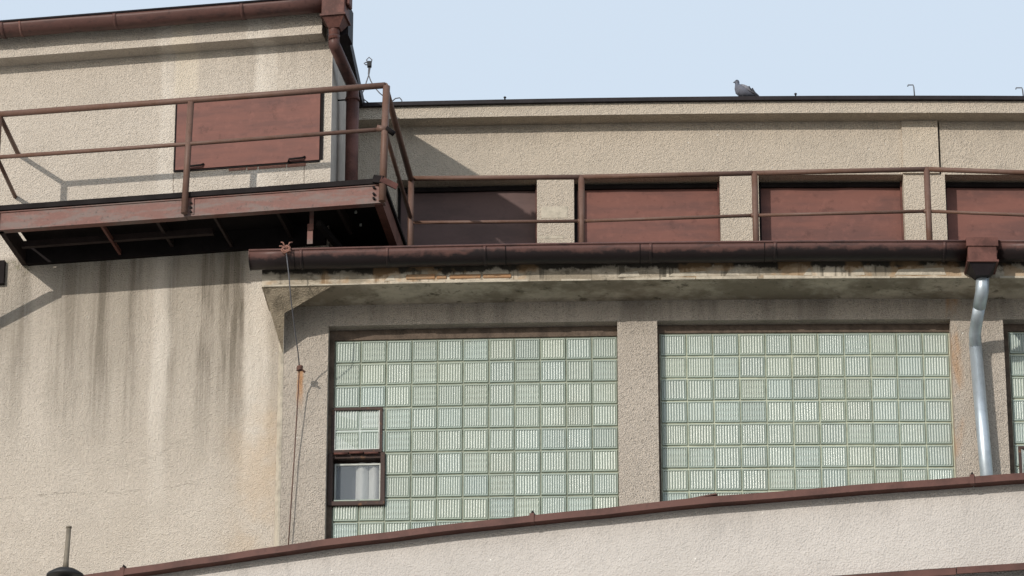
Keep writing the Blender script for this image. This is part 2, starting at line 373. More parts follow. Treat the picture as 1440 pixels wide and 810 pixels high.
def glass_mat(name, base, tint):
    t = NT(name); oi = t.n.new('ShaderNodeObjectInfo')
    r = oi.outputs['Random']
    c = t.mix(t.rng(r, 0, 1, 0, 1, False), base, tint)
    r2 = t.math('FRACT', t.math('MULTIPLY', r, 17.3))
    c = t.mix(t.math('MULTIPLY', r2, 0.26), c, tuple(x*.55 for x in base))
    c = t.mix(t.rng(t.noise(t.pos, 3.0, 4), .5, .75, 0, .25), c, (0.30, 0.31, 0.24))
    m = t.done(c, .26, 0, .5)
    t.b.inputs['Coat Weight'].default_value = .25; t.b.inputs['Coat Roughness'].default_value = .12
    return m
M_GLASS = glass_mat('glass_body', (0.325, 0.375, 0.305), (0.305, 0.37, 0.33))
M_RIB = glass_mat('glass_flute', (0.475, 0.515, 0.45), (0.435, 0.50, 0.47))  # lighter than the body: refracted light is put into the flute colour
def pane_mat():
    t = NT('dusty_pane'); tr = t.n.new('ShaderNodeBsdfTransparent'); mx = t.n.new('ShaderNodeMixShader')
    t.done((0.55, 0.60, 0.57), .08, 0, .6)
    mx.inputs[0].default_value = .84; t.l.new(tr.outputs[0], mx.inputs[1]); t.l.new(t.b.outputs[0], mx.inputs[2])
    t.l.new(mx.outputs[0], t.n['Material Output'].inputs[0]); return t.m
M_PANE = pane_mat()

# ================================================================== SETTING
g = MB(); g.add([(-900, -300, 0), (900, -300, 0), (900, 1500, 0), (-900, 1500, 0)], [(0, 1, 2, 3)])
props(g.build('ground', M_GROUND), kind='structure')

# ================================================================== MAIN BUILDING
Z_FL, Z_SOF, Z_LINT, Z_HEAD, Z_COR = 17.95, 17.10, 16.895, 19.385, 19.97
S0, S1 = -2.158, 9.0
main = thing('factory_building', 'curved beige pebble dash building with glass block walls and a set back top storey', 'building', M.pt(2, -3, 0))
A = T.pt(*[T.inv(466, 120, 0)[0], 0, 0]); TOW_U = T.inv(466, 130, 0)[0]
# main s of the tower corner
_t = math.atan2(M.C[0]-A.x, M.C[1]-A.y); TOW_S = (M.th-_t)*M.R

MB().fbox(M, S0+.2, S1, -12, -2.46, 0, 20.0).build('rear_block', M_UPPER, main)
w1 = (-1.722, 0.984); w2 = (1.356, 4.092); w3 = (4.583, 7.3)
b = MB()
b.fbox(M, S0, w1[0], -.6, 0, 0, Z_LINT)
b.fbox(M, w1[1], w2[0], -.6, 0, 0, Z_LINT)
b.fbox(M, w2[1], w3[0], -.6, 0, 0, Z_LINT)
b.fbox(M, w3[1], S1, -.6, 0, 0, Z_LINT)
b.fbox(M, S0, S1, -.6, 0, Z_LINT, Z_SOF)
for a in (w1, w2, w3): b.fbox(M, a[0], a[1], -.6, 0, 0, 13.9)
wall = b.build('window_wall', M_WALL, main)
# chamfered pale edge of the end pilaster
e = MB(); e.add([M.pt(S0, -.10, 0), M.pt(S0-.035, -.05, 0), M.pt(S0, .006, 0), M.pt(S0+.02, .003, 0), M.pt(S0, -.10, Z_SOF-.004), M.pt(S0-.035, -.05, Z_SOF-.004), M.pt(S0, .006, Z_SOF-.004), M.pt(S0+.02, .003, Z_SOF-.004)],
    [(0, 1, 5, 4), (1, 2, 6, 5), (2, 3, 7, 6), (3, 0, 4, 7), (4, 5, 6, 7)])
e.build('corner_bead', M_PATCH, main)
# eave slab with fascia, soffit and sloping top
prof = [(-.6, Z_SOF), (.5, Z_SOF), (.5, 17.35), (.42, 17.38), (-.95, Z_FL), (-2.44, Z_FL), (-2.44, Z_SOF+.3), (-.6, Z_SOF+.3)]
eL = M.inv(368, 400, .5)[0]
ev = MB().sweep(M, eL, S1, prof).build('eave', M_EAVE, main)
# corbel under the left end of the eave
pFL = M.at(370, 408, .498); pFR = M.at(468, 403, .498); pFL.z = pFR.z = Z_SOF-.004; pWb = M.at(397.5, 497, .012)
nrm = (pFR-pFL).cross(pWb-pFL)
def on_plane(px, py):
    d = Vector(ray(px, py)); o = Vector((0, 0, CAM_Z)); return o+d*((pFL-o).dot(nrm)/d.dot(nrm))
under = [pFL, pFR, on_plane(415, 432), on_plane(400, 440), pWb]
up = [Vector((p.x, p.y, Z_SOF-.003)) for p in under]
MB().add(under+up, [(0, 1, 2, 3, 4), (2, 7, 6, 1), (2, 3, 8, 7), (3, 4, 9, 8), (4, 0, 5, 9), (9, 8, 7, 6, 5)]).build('corbel', M_CORBEL, main, recalc=True)
# thin lighter arris of plaster left along the fascia bottom, broken up
k = 0; s = eL+.02
while s < 6.0:
    ln = random.uniform(.25, .8)
    hgt = random.uniform(.010, .032)
    MB().fbox(M, s, s+ln, .498, .506+random.uniform(0, .006), Z_SOF-.004, (Z_SOF+hgt, Z_SOF+hgt*random.uniform(.5, 1.3)), seg=1).build('plaster_arris', M_PATCH, ev)
    s += ln+random.choice((.01, .02, .06, .3))
for (x0, x1, y0, y1) in ((571, 612, 385, 399), (614, 628, 387, 398.5), (632, 676, 385, 398), (679, 719, 384.5, 397)):
    s_a, za = M.inv(x0, y1, .51); s_b, zb = M.inv(x1, y0, .51)
    MB().fbox(M, s_a, s_b, .49, .509+random.uniform(0, .004), Z_SOF+.036, zb, seg=1).build('brick', M_BRICK, ev, bevel=.006)
for (x0, x1, y0, y1) in ((540, 556, 386, 400), (868, 900, 381, 391), (940, 995, 381, 391), (1020, 1040, 377, 389), (1130, 1142, 376, 389), (1200, 1216, 376, 387), (1258, 1330, 376, 386)):
    s_a, za = M.inv(x0, y1, .505); s_b, zb = M.inv(x1, y0, .505)
    MB().add([M.pt(s_a, .504, Z_SOF+.03), M.pt(s_b, .504, Z_SOF+.03), M.pt(s_b-.02, .504, zb), M.pt(s_a+.04, .504, zb-.02), M.pt(s_a, .49, Z_SOF+.03), M.pt(s_b, .49, Z_SOF+.03), M.pt(s_b-.02, .49, zb), M.pt(s_a+.04, .49, zb-.02)],
        [(0, 1, 2, 3), (4, 7, 6, 5), (0, 4, 5, 1), (1, 5, 6, 2), (2, 6, 7, 3), (3, 7, 4, 0)]).build('plaster_patch', M_PATCH, ev)

# upper storey
ops = [(-1.285, .162), (.542, 2.041), (2.437, 3.926), (4.352, 5.85), (6.25, 7.75)]
b = MB(); edges = [TOW_S-.3]+[v for o in ops for v in o]+[S1]
for i in range(0, len(edges), 2): b.fbox(M, edges[i], edges[i+1], -2.46, -2.2, Z_FL-.02, Z_HEAD)
b.fbox(M, TOW_S-.3, 4.300, -2.46, -2.2, Z_HEAD, Z_COR); b.fbox(M, 4.318, S1, -2.46, -2.203, Z_HEAD, Z_COR)
upper = b.build('upper_wall', M_UPPER, main)
MB().fbox(M, 3.926, 4.296, -2.3, -2.172, Z_HEAD+.002, Z_COR-.002, seg=1).build('pilaster_strip', M_STRIP, main)
MB().fbox(M, TOW_S, -1.30, -2.3, -2.180, Z_FL, Z_COR-.002, seg=1).build('pilaster_strip', M_UPPER, main)
MB().fbox(M, TOW_S-.3, S1, -2.46, -1.99, Z_COR, 20.098).build('cornice', M_UPPER, main)
MB().fbox(M, TOW_S-.3, S1, -12, -1.945, 20.098, 20.139).build('roof_edge', M_ROOFED, main)
for i, (a, c) in enumerate(ops):
    p = MB(); m_ = 6
    vs = []; fs = []                                                  # sheet slightly buckled
    for iz in range(4):
        for ix in range(m_+1):
            s = a+.03+(c-a-.05)*ix/m_; z = Z_FL+(Z_HEAD-.055-Z_FL)*iz/3
            vs.append(M.pt(s, -2.40+random.uniform(-.006, .006), z))
    for iz in range(3):
        for ix in range(m_):
            o = iz*(m_+1)+ix; fs.append((o, o+1, o+m_+2, o+m_+1))
    p.add(vs, fs, True)
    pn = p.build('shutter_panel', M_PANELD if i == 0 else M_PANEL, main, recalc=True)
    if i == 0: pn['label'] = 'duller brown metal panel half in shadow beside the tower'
    MB().fbox(M, a+.004, a+.03, -2.44, -2.375, Z_FL, Z_HEAD-.004, seg=1).build('panel_stop', M_DARK, pn)
    MB().fbox(M, c-.02, c-.002, -2.44, -2.36, Z_FL, Z_HEAD-.004, seg=1).build('panel_stop', M_BROWN, pn)
    MB().fbox(M, a+.03, c-.02, -2.44, -2.365, Z_HEAD-.06, Z_HEAD-.015, seg=2).build('top_rail', M_DARK, pn)
    zc = Z_FL+.62
    MB().fbox(M, c-.09, c-.03, -2.41, -2.385, zc, zc+.04, seg=1).build('latch', M_BROWN, pn)
s_, z_ = M.inv(757, 312, -2.2)
MB().fbox(M, s_+.03, s_+.30, -2.21, -2.196, M.inv(757, 307, -2.2)[1], M.inv(757, 291, -2.2)[1], seg=1).build('paint_patch', M_PATCH, main)
MB().fbox(M, s_+.0, s_+.26, -2.21, -2.197, M.inv(757, 336, -2.2)[1], M.inv(757, 332, -2.2)[1], seg=1).build('paint_patch', M_PATCH, main)

# ------------------------------------------------------------------ glass block walls
def block_mesh(name, w, h, ribs, cross):
    m = MB(); W, H = w/2, h/2; d1, d2 = .030, .020; bv = .007; fx, fz = .013, .018
    def rect(a, c, n): return [(-a, n, -c), (a, n, -c), (a, n, c), (-a, n, c)]
    vs = rect(W, H, 0)+rect(W-.003, H-.003, d1-.009)+rect(W-bv, H-bv, d1)+rect(W-fx, H-fz, d1)+rect(W-fx-.004, H-fz-.004, d2)
    m.add(vs, [(q*4+j, q*4+(j+1) % 4, q*4+4+(j+1) % 4, q*4+4+j) for q in range(4) for j in range(4)])
    a, c = W-fx-.004, H-fz-.004; P_ = 2*a/ribs; cols = []; mats = []
    for k in range(ribs):                                             # pressed flutes: valley, flank, crest, flank
        x = -a+P_*k
        cols += [(x, 0), (x+P_*.28, 0), (x+P_*.40, 1), (x+P_*.74, 1), (x+P_*.86, 0)]; mats += [0, 1, 1, 1, 0]
    cols.append((a, 0)); q = len(cols); rows = 6 if cross else 1; vs = []
    for iz in range(rows+1):
        z = -c+2*c*iz/rows
        for x, t in cols: vs.append((x, d2+(.011 if not (cross and iz % 2) else .006)*t, z))
    m.add(vs, [(z*q+x, z*q+x+1, z*q+q+x+1, z*q+q+x) for z in range(rows) for x in range(q-1)])
    me = bpy.data.meshes.new(name)
    me.from_pydata([Vector((v.x, -v.y, v.z)) for v in m.v], [], m.f)      # front faces -Y
    for k in range(16, len(me.polygons)): me.polygons[k].material_index = mats[(k-16) % (q-1)] if (k-16) % (q-1) < len(mats) else 0
    bm = bmesh.new(); bm.from_mesh(me); bmesh.ops.remove_doubles(bm, verts=bm.verts, dist=1e-6)
    bmesh.ops.recalc_face_normals(bm, faces=bm.faces)
    big = max(bm.faces, key=lambda f: abs(f.normal.y)*f.calc_area())
    if big.normal.y > 0: bmesh.ops.reverse_faces(bm, faces=bm.faces)
    bm.to_mesh(me); bm.free(); me.materials.append(M_GLASS); me.materials.append(M_RIB)
    return me
def glass_wall(op, s_a, s_b, cols, z_top, pitch_z, rows, skip, mort, z_low, hole=None):
    mb = MB()
    if hole:
        h0, h1, hz0, hz1 = hole
        mb.fbox(M, op[0], op[1], -.30, -.132, z_low, hz0).fbox(M, op[0], op[1], -.30, -.132, hz1, Z_LINT).fbox(M, h1, op[1], -.30, -.132, hz0, hz1)
    else: mb.fbox(M, op[0], op[1], -.30, -.132, z_low, Z_LINT)
    mw = mb.build('glass_block_panel', mort, main)
    pw = (s_b-s_a)/cols
    meshes = [block_mesh('glass_block', pw-.007, pitch_z-.007, 8, False), block_mesh('glass_block', pw-.007, pitch_z-.007, 9, False), block_mesh('glass_block', pw-.007, pitch_z-.007, 9, True)]
    for r in range(rows):
        for c in range(cols):
            if (r, c) in skip: continue
            me = random.choices(meshes, (5, 3, 3))[0]
            o = bpy.data.objects.new('glass_block', me)
            s = s_a+pw*(c+.5); z = z_top-pitch_z*(r+.5)
            _link(o, mw, M.pt(s+random.gauss(0, .0012), -.146+random.gauss(0, .0008), z+random.gauss(0, .0012)))
            o.rotation_euler = (random.gauss(0, .006), random.gauss(0, .004), -M.yaw(s)+random.gauss(0, .008))
    # joint mortar round the edge
    MB().fbox(M, op[0], op[1], -.2, -.112, z_top+.006, Z_LINT-.003).build('edge_joint', M_MEDGE, mw)
    if s_a-op[0] > .02: MB().fbox(M, op[0], s_a-.006, -.2, -.105, z_low, z_top+.004).build('edge_joint', M_MEDGE, mw)
    return mw
def hole_of(x0, x1, y0, y1): return (M.inv(x0, y0, -.1)[0], M.inv(x1, y0, -.1)[0]-.012, M.inv(x0, y1, -.1)[1]+.01, M.inv(x0, y0, -.1)[1])
ven = {(r, c) for r in (5, 6) for c in (0, 1)}
G1 = glass_wall(w1, -1.667, .982, 11, 16.788, .2253, 10, ven, M_MORT1, 13.9, hole_of(462, 541, 640, 711))
G2 = glass_wall(w2, 1.382, 4.081, 11, 16.808, .2240, 9, set(), M_MORT2, 13.9)
G3 = glass_wall(w3, 4.645, 7.29, 11, 16.815, .2240, 9, {(r, c) for r in (7, 8) for c in (0, 1)}, M_MORT2, 13.9, hole_of(1428, 1507, 693, 762))

def vent(x0, x1, ya, yb, yc, name_label):
    """two-sash steel vent set in a glass block wall"""
    n0 = -.10
    sa, zt = M.inv(x0, ya, n0); sb, _ = M.inv(x1, ya, n0); zm = M.inv(x0, yb, n0)[1]; zl = M.inv(x0, yc, n0)[1]
    v = MB(); fwd = .03
    v.fbox(M, sa, sb, n0-.05, n0, zm, zm+.028, seg=1)
    v.fbox(M, sa, sb, n0-.05, n0, zt-.026, zt, seg=1)
    v.fbox(M, sa, sa+.026, n0-.05, n0, zm+.028, zt-.026, seg=1); v.fbox(M, sb-.026, sb, n0-.05, n0, zm+.028, zt-.026, seg=1)
    f = v.build('upper_sash', M_RUSTF, main, bevel=.003)
    MB().fbox(M, sa+.026, sb-.026, n0-.032, n0-.026, zm+.028, zt-.026, seg=1).build('pane', M_PANE, f)
    MB().fbox(M, sa+.026, sb-.026, n0-.024, n0-.008, zm+.028, zm+.040, seg=1).build('putty', M_WFRAME, f)
    MB().fbox(M, sb-.036, sb-.026, n0-.024, n0-.008, zm+.042, zt-.028, seg=1).build('putty', M_WFRAME, f)
    MB().fbox(M, sa+.026, sa+.034, n0-.024, n0-.008, zm+.042, zt-.028, seg=1).build('putty', M_WFRAME, f)
    # lower opening: deep frame
    a, c = sa-.025, sb+.028; u = .04; m1 = n0+.015
    v = MB()
    v.fbox(M, a, c, n0-.16, m1, zl-.005, zl+.035, seg=1)
    v.fbox(M, a, a+u, n0-.16, m1, zl+.035, zm-.006, seg=1); v.fbox(M, c-u, c, n0-.16, m1, zl+.035, zm-.006, seg=1)
    v.fbox(M, a+u, c-u, n0-.16, n0-.02, zm-.05, zm-.006, seg=1)
    lf = v.build('lower_frame', M_RUSTF, main, bevel=.003)
    for q in (0, 1, 2):
        w = (c-a-.1)/3; MB().tube([M.pt(a+.05+w*q, m1-.006, zm-.012+.006*(q == 1)), M.pt(a+.05+w*(q+.92), m1-.006, zm-.012+.006*(q == 1))], .012, 6).build('hinge', M_BROWN, lf)
    # inner white frame, dark gap, curtains
    i0, i1, j0, j1 = a+u+.01, c-u-.002, zl+.036, zm-.075
    d = n0-.09
    v = MB(); v.fbox(M, i0, i1, d-.02, d, j1-.018, j1, seg=1); v.fbox(M, i0, i0+.014, d-.02, d, j0, j1-.018, seg=1); v.fbox(M, i1-.016, i1, d-.02, d, j0, j1-.018, seg=1)
    v.build('inner_frame', M_WFRAME, lf)
    MB().fbox(M, i0-.02, i1+.02, d-.20, d-.17, j0-.03, j1+.06, seg=1).build('dark_interior', M_INT, lf)
    wd = i1-i0
    for (ca, cb) in ((.44, .71), (.72, .97)):
        pr = []
        vs = []; N = 10
        for iz in (0, 1):
            for t in range(N+1):
                x = i0+wd*(ca+(cb-ca)*t/N); vs.append(M.pt(x, d-.075+.045*math.sin(math.pi*t/N), (j0-.01, j1+.02)[iz]))
        MB().add(vs, [(t, t+1, N+2+t, N+1+t) for t in range(N)], True).build('curtain', M_CURT, lf)
    MB().fbox(M, i0+.014, i1-.016, d-.012, d-.008, j0, j1-.018, seg=1).build('pane', M_PANE2, lf)
def pane2():
    t = NT('clear_pane'); tr = t.n.new('ShaderNodeBsdfTransparent'); mx = t.n.new('ShaderNodeMixShader')
    t.done((0.30, 0.34, 0.38), .03, 0, .8); mx.inputs[0].default_value = .22
    t.l.new(tr.outputs[0], mx.inputs[1]); t.l.new(t.b.outputs[0], mx.inputs[2]); t.l.new(mx.outputs[0], t.n['Material Output'].inputs[0]); return t.m
M_PANE2 = pane2()
vent(467, 538, 573.5, 637, 711, '')
vent(1432, 1504, 627, 690, 762, '')
# the mortar slab is cut only visually by the deep vent: hollow it with a dark niche is not needed, the vent stands in front

# ================================================================== STAIR TOWER
tower = thing('stair_tower', 'taller beige pebble dash stair tower with a long metal hatch and stained wall below', 'tower', T.pt(-2, -2, 0))
tw = MB()
backB = M.pt(TOW_S, -6, 0); Af = T.pt(TOW_U, 0, 0); Cf = T.pt(-7, 0, 0); Cb = T.pt(-7, -6, 0)
tw.prism([(Cf.x, Cf.y), (Af.x, Af.y), (backB.x, backB.y), (Cb.x, Cb.y)], Z_FL-.3, 20.1)
lowA = T.pt(.03, 0, 0); lowB = T.pt(.03, -6, 0)
tw.prism([(Cf.x, Cf.y), (lowA.x, lowA.y), (lowB.x, lowB.y), (Cb.x, Cb.y)], 0, Z_FL-.3)
tw.build('tower_wall', M_TOWER, tower)
zc = T.inv(200, 67, .2)[1]
MB().fbox(T, -7, TOW_U-.06, 0, .2, 19.872, 20.10).build('tower_cornice', M_TOWER, tower)
rf = MB(); rf.prism([tuple(T.pt(-7, .30, 0)[:2]), tuple(M.pt(TOW_S+.12, .30, 0)[:2]), tuple(M.pt(TOW_S+.12, -6, 0)[:2]), tuple(T.pt(-7, -6, 0)[:2])], 20.104, 20.23)
rf.build('tower_roof', M_ROOFED, tower)
sd_ = MB(); sd_.add([M.pt(TOW_S+.006, -.012, Z_FL), M.pt(TOW_S+.006, -2.195, Z_FL), M.pt(TOW_S+.006, -2.195, 20.1), M.pt(TOW_S+.006, -.012, 20.1), M.pt(TOW_S-.02, -.03, Z_FL), M.pt(TOW_S-.02, -2.195, Z_FL), M.pt(TOW_S-.02, -2.195, 20.1), M.pt(TOW_S-.02, -.03, 20.1)], [(0, 1, 2, 3), (7, 6, 5, 4), (0, 4, 5, 1), (3, 2, 6, 7), (0, 3, 7, 4), (1, 5, 6, 2)])
sd_.build('side_render', M_SIDE, tower)
# hatch
hz0, hz1 = 18.607, 19.365; hs0 = T.inv(246, 190, 0)[0]; hs1 = T.inv(454.5, 180, 0)[0]
hp = MB().fbox(T, hs0+.02, hs1-.03, .004, .022, hz0+.012, hz1-.012).build('hatch_panel', M_PANEL, tower)
hf = MB(); hf.fbox(T, hs0, hs0+.016, -.01, .016, hz0, hz1); hf.fbox(T, hs1-.012, hs1, -.01, .018, hz0+.02, hz1); hf.fbox(T, hs1-.03, hs1-.012, -.01, .01, hz0+.02, hz1-.02)
hf.fbox(T, hs0+.016, hs1-.012, -.01, .028, hz1-.012, hz1+.008); hf.fbox(T, hs0+.016, hs1-.03, -.01, .012, hz0-.004, hz0+.012)
hf.build('hatch_frame', M_DARK, hp)
for px, py, l in ((276, 235, .14), (417, 225, .16)):
    s_, z_ = T.inv(px, py, .03)
    MB().tube([T.pt(s_-l/2, .024, z_-.012), T.pt(s_-l/2+.012, .05, z_+.006), T.pt(s_+l/2-.02, .05, z_+.010), T.pt(s_+l/2, .026, z_+.03)], .011, 6).build('hatch_handle', M_DARK, hp)
# repaired red brick edge under the hatch
for i, (x0, x1) in enumerate(((322, 346), (348, 362), (364, 402), (404, 430))):
    s_a, z_ = T.inv(x0, 233, 0); s_b, _ = T.inv(x1, 233, 0)
    MB().fbox(T, s_a, s_b, -.01, .006, hz0-.030-.01*random.random(), hz0-.006).build('brick_chip', M_TIE, tower)

# tower gutter, hopper and downpipe
def half_round(c_n, c_z, r, th=.006, n=10):
    o = [(c_n+r*math.cos(t), c_z+r*math.sin(t)) for t in [math.pi+math.pi*i/n for i in range(n+1)]]
    i_ = [(c_n+(r-th)*math.cos(t), c_z+(r-th)*math.sin(t)) for t in [2*math.pi-math.pi*k/n for k in range(n+1)]]
    return o+i_
tg = thing('roof_gutter', 'brown half round gutter under the roof of the tall tower', 'gutter', T.pt(-1, .35, 20.0), 'brown roof gutters')
gz = T.inv(180, 16, .464)[1]
MB().sweep(T, -7, T.inv(455, 10, .35)[0], half_round(.35, gz, .114), 24, smooth=True, wob=.004).build('gutter_trough', M_GUTTER, tg)
MB().tube([T.pt(-7, .464, gz), T.pt(T.inv(455, 10, .35)[0], .464, gz)], .012, 6).build('gutter_lip', M_ROOFED, tg)
for px in (5, 163, 341):
    s_ = T.inv(px, 20, .4)[0]
    MB().sweep(T, s_-.016, s_+.016, half_round(.35, gz, .120, .006), 1, smooth=True).build('gutter_strap', M_GUTTER, tg)
s_ = T.inv(30, 30, .4)[0]; MB().sweep(T, s_-.01, s_+.01, half_round(.35, gz, .117, .006), 1, smooth=True).build('gutter_seam', M_BEAM, tg)

def hopper(fr, s_c, n_c, w, d, z_top, z_mid, z_bot, name_parent, mat, lip=None):
    h = MB(); h.fbox(fr, s_c-w/2, s_c+w/2, n_c-d/2, n_c+d/2, z_mid, z_top, seg=1)
    o = h.build('hopper', mat, name_parent, bevel=.006)
    c = MB(); vs = []
    for z, k in ((z_mid-.003, .94), (z_bot, .45)):
        for a, b_ in ((-1, -1), (1, -1), (1, 1), (-1, 1)): vs.append(fr.pt(s_c+a*w/2*k, n_c+b_*d/2*k, z))
    c.add(vs, [(0, 1, 5, 4), (1, 2, 6, 5), (2, 3, 7, 6), (3, 0, 4, 7), (4, 5, 6, 7), (3, 2, 1, 0)]).build('hopper_funnel', M_ROOFED if lip else mat, o)
    r = MB(); r.fbox(fr, s_c-w/2-.012, s_c+w/2+.012, n_c-d/2-.012, n_c+d/2+.012, z_mid-.002, z_mid+.018, seg=1); r.build('hopper_rim', mat, o)
    if lip: MB().fbox(fr, s_c-w/2-.014, s_c+w/2+.014, n_c-d/2-.014, n_c+d/2+.014, z_top-.01, z_top+lip, seg=1).build('hopper_lip', mat, o)
    return o
tp = thing('downpipe', 'brown downpipe with a square hopper at the corner of the tower', 'downpipe', M.pt(TOW_S+.1, -.5, Z_FL))
s_h, z_m = T.inv(468, 21, .47)
hopper(T, s_h, .35, .225, .24, z_m+.26, z_m, z_m-.10, tp, M_BROWN)
MB().fbox(T, s_h-.10, s_h+.10, .003, .228, z_m-.10, z_m+.24).build('hopper_sun_block', M_ROOFED, tp)  # added board, only blocks sun leaking through behind the hopper
# end piece of the gutter return on the far side of the hopper
MB().fbox(T, s_h+.115, s_h+.150, .28, .42, z_m+.13, z_m+.30).build('gutter_end', M_BROWN, tp, bevel=.01)
pa = T.at(469.5, 30, .35); pb = T.at(470, 56, .35); 
def low_at(px, n, z): 
    return M.pt(M.inv(px, 200, n)[0], n, z)
pc = M.at(496, 122, -.55); pd = low_at(491, -.55, Z_FL)
MB().tube([pa, pb], .052, 12).build('pipe_neck', M_BROWN, tp)
MB().tube([pb+Vector((0, 0, .04)), pb.lerp(pb+Vector((0, 0, -.05)), 1), pc.lerp(pb, .08), pc], .057, 12).build('pipe_bend', M_GUTTER, tp)
MB().tube([pc+Vector((0, 0, .02)), Vector((pc.x, pc.y, pd.z))], .062, 12).build('pipe_length', M_BROWN, tp)
s_p = M.inv(491, 200, -.55)[0]
MB().fbox(M, s_p-.0, s_p+.075, -.72, -.62, Z_FL, pc.z-.05, seg=1).build('pipe_cover', M_BROWN, tp)
for zz in (pc.z-.12,): MB().tube([Vector((pc.x, pc.y, zz)), Vector((pc.x, pc.y, zz-.035))], .070, 12).build('pipe_collar', M_BROWN, tp)
MB().tube([Vector((pc.x-.18, pc.y+.02, pc.z-.14)), Vector((pc.x, pc.y, pc.z-.137))], .008, 6).build('pipe_bracket', M_DARK, tp)

# ================================================================== MAIN GUTTER
mg = thing('roof_gutter', 'long brown half round gutter above the glass block windows', 'gutter', M.pt(1, .62, 17.3), 'brown roof gutters')
GN, GR, GZ = .63, .135, 17.356
gL = M.inv(351, 360, .70)[0]; gH0 = M.inv(1361, 350, .72)[0]; gH1 = M.inv(1402, 350, .72)[0]
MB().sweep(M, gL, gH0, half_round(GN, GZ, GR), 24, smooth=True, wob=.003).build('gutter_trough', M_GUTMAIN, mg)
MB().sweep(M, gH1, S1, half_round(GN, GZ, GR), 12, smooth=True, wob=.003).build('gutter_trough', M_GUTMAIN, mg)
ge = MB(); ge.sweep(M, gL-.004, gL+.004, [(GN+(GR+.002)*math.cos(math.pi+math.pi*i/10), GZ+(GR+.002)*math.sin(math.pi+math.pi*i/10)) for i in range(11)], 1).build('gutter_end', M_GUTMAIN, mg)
for a, c in ((gL, gH0), (gH1, S1)):
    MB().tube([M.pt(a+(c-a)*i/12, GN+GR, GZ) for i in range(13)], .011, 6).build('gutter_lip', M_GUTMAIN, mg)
for px in (424, 545, 682, 915, 1090, 1328):
    s_ = M.inv(px, 350, .72)[0]
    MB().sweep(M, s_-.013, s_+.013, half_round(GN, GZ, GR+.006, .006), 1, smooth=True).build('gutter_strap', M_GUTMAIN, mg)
for px in (414, 711, 900, 1075):
    s_ = M.inv(px, 350, .72)[0]
    MB().sweep(M, s_-.004, s_+.004, half_round(GN, GZ, GR+.003, .006), 1, smooth=True).build('gutter_seam', M_DARK, mg)

zp = thing('downpipe', 'shiny galvanised downpipe below a rusty brown hopper box', 'downpipe', M.at(1385, 640, .1))
s_h, z_m = M.inv(1381.5, 368, .80); s_h = M.inv(1381.5, 350, .8)[0]
hopper(M, s_h, .66, .262, .28, z_m+.165, z_m, z_m-.10, zp, M_BROWN, lip=.075)
p0 = M.at(1380, 374, .62); p1 = M.at(1382, 386, .62); p2 = M.at(1381, 410, .58); p3 = M.at(1377, 432, .46); p4 = M.at(1373, 455, .28); p5 = M.at(1371, 470, .17); p6 = M.at(1372, 490, .12); p7 = M.at(1390, 700, .12)
MB().tube([p0+Vector((0, 0, .05)), p1], .042, 12).build('pipe_neck', M_ZINC, zp)
MB().tube([p1, p2, p3], .062, 14).build('pipe_bend', M_ZINC, zp)
MB().tube([p3.lerp(p4, -.05), p4, p5, p6], .058, 14).build('pipe_bend', M_ZINC, zp)
pe = M.at(1387.5, 668, .12); dv = (pe-p6)*(1.5); MB().tube([p6-dv*.03, p6+dv], .0605, 16).build('pipe_length', M_ZINC, zp)

# ================================================================== STEEL PLATFORM
pf = thing('steel_platform', 'brown steel maintenance platform with pipe railing on the tower', 'platform', T.pt(0, .4, 17.7))
U0, U1, PN = T.inv(-3, 300, .85)[0], T.inv(541, 280, .85)[0], .85
ZB, ZT = 17.735, 17.955
galS = M.inv(578, 251, -1.13)[0]; GALN = -1.13
cF = T.pt(U1, PN, 0); cG = M.pt(galS+.05, GALN, 0)
poly = [T.pt(U0, PN, 0), cF, cG, M.pt(TOW_S+.004, GALN, 0), T.pt(TOW_U+.003, .003, 0), T.pt(U0+.08, .003, 0), T.pt(U0+.08, PN-.06, 0), T.pt(U0, PN-.06, 0)]
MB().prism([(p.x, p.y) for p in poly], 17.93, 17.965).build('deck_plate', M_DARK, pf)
uJ = T.inv(262, 290, PN)[0]
def channel(mb, fr, s0, s1, n, z0, z1, d=-1):
    mb.fbox(fr, s0, s1, n-.012, n, z0+.012, z1-.012); mb.fbox(fr, s0, s1, n-.07, n+.012, z0, z0+.012); mb.fbox(fr, s0, s1, n-.07, n+.012, z1-.012, z1); return mb
fb = channel(MB(), T, U0, uJ-.002, PN, ZB, ZT-.028).build('front_beam', M_BEAM, pf)
fb2 = channel(MB(), T, uJ+.002, U1, PN, ZB+.004, ZT-.026).build('front_beam', M_BEAM, pf)
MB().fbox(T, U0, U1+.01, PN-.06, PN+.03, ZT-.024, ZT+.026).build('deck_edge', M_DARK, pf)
MB().fbox(T, uJ-.02, uJ+.075, PN, PN+.012, ZB+.02, ZT-.03).build('splice_plate', M_BEAM, pf)
for k in range(3):
    for u in (U1-.10,):
        p = T.pt(u, PN, ZB+.05+.045*k+.02*(k == 2)); MB().tube([p, p+T.pt(0, .028, 0)-T.pt(0, 0, 0)], .013, 6, smooth=False).build('bolt', M_DARK, pf)
    p = T.pt(uJ+.05, PN+.012, ZB+.045+.045*k); MB().tube([p, p+T.pt(0, .016, 0)-T.pt(0, 0, 0)], .011, 6, smooth=False).build('bolt', M_DARK, pf)
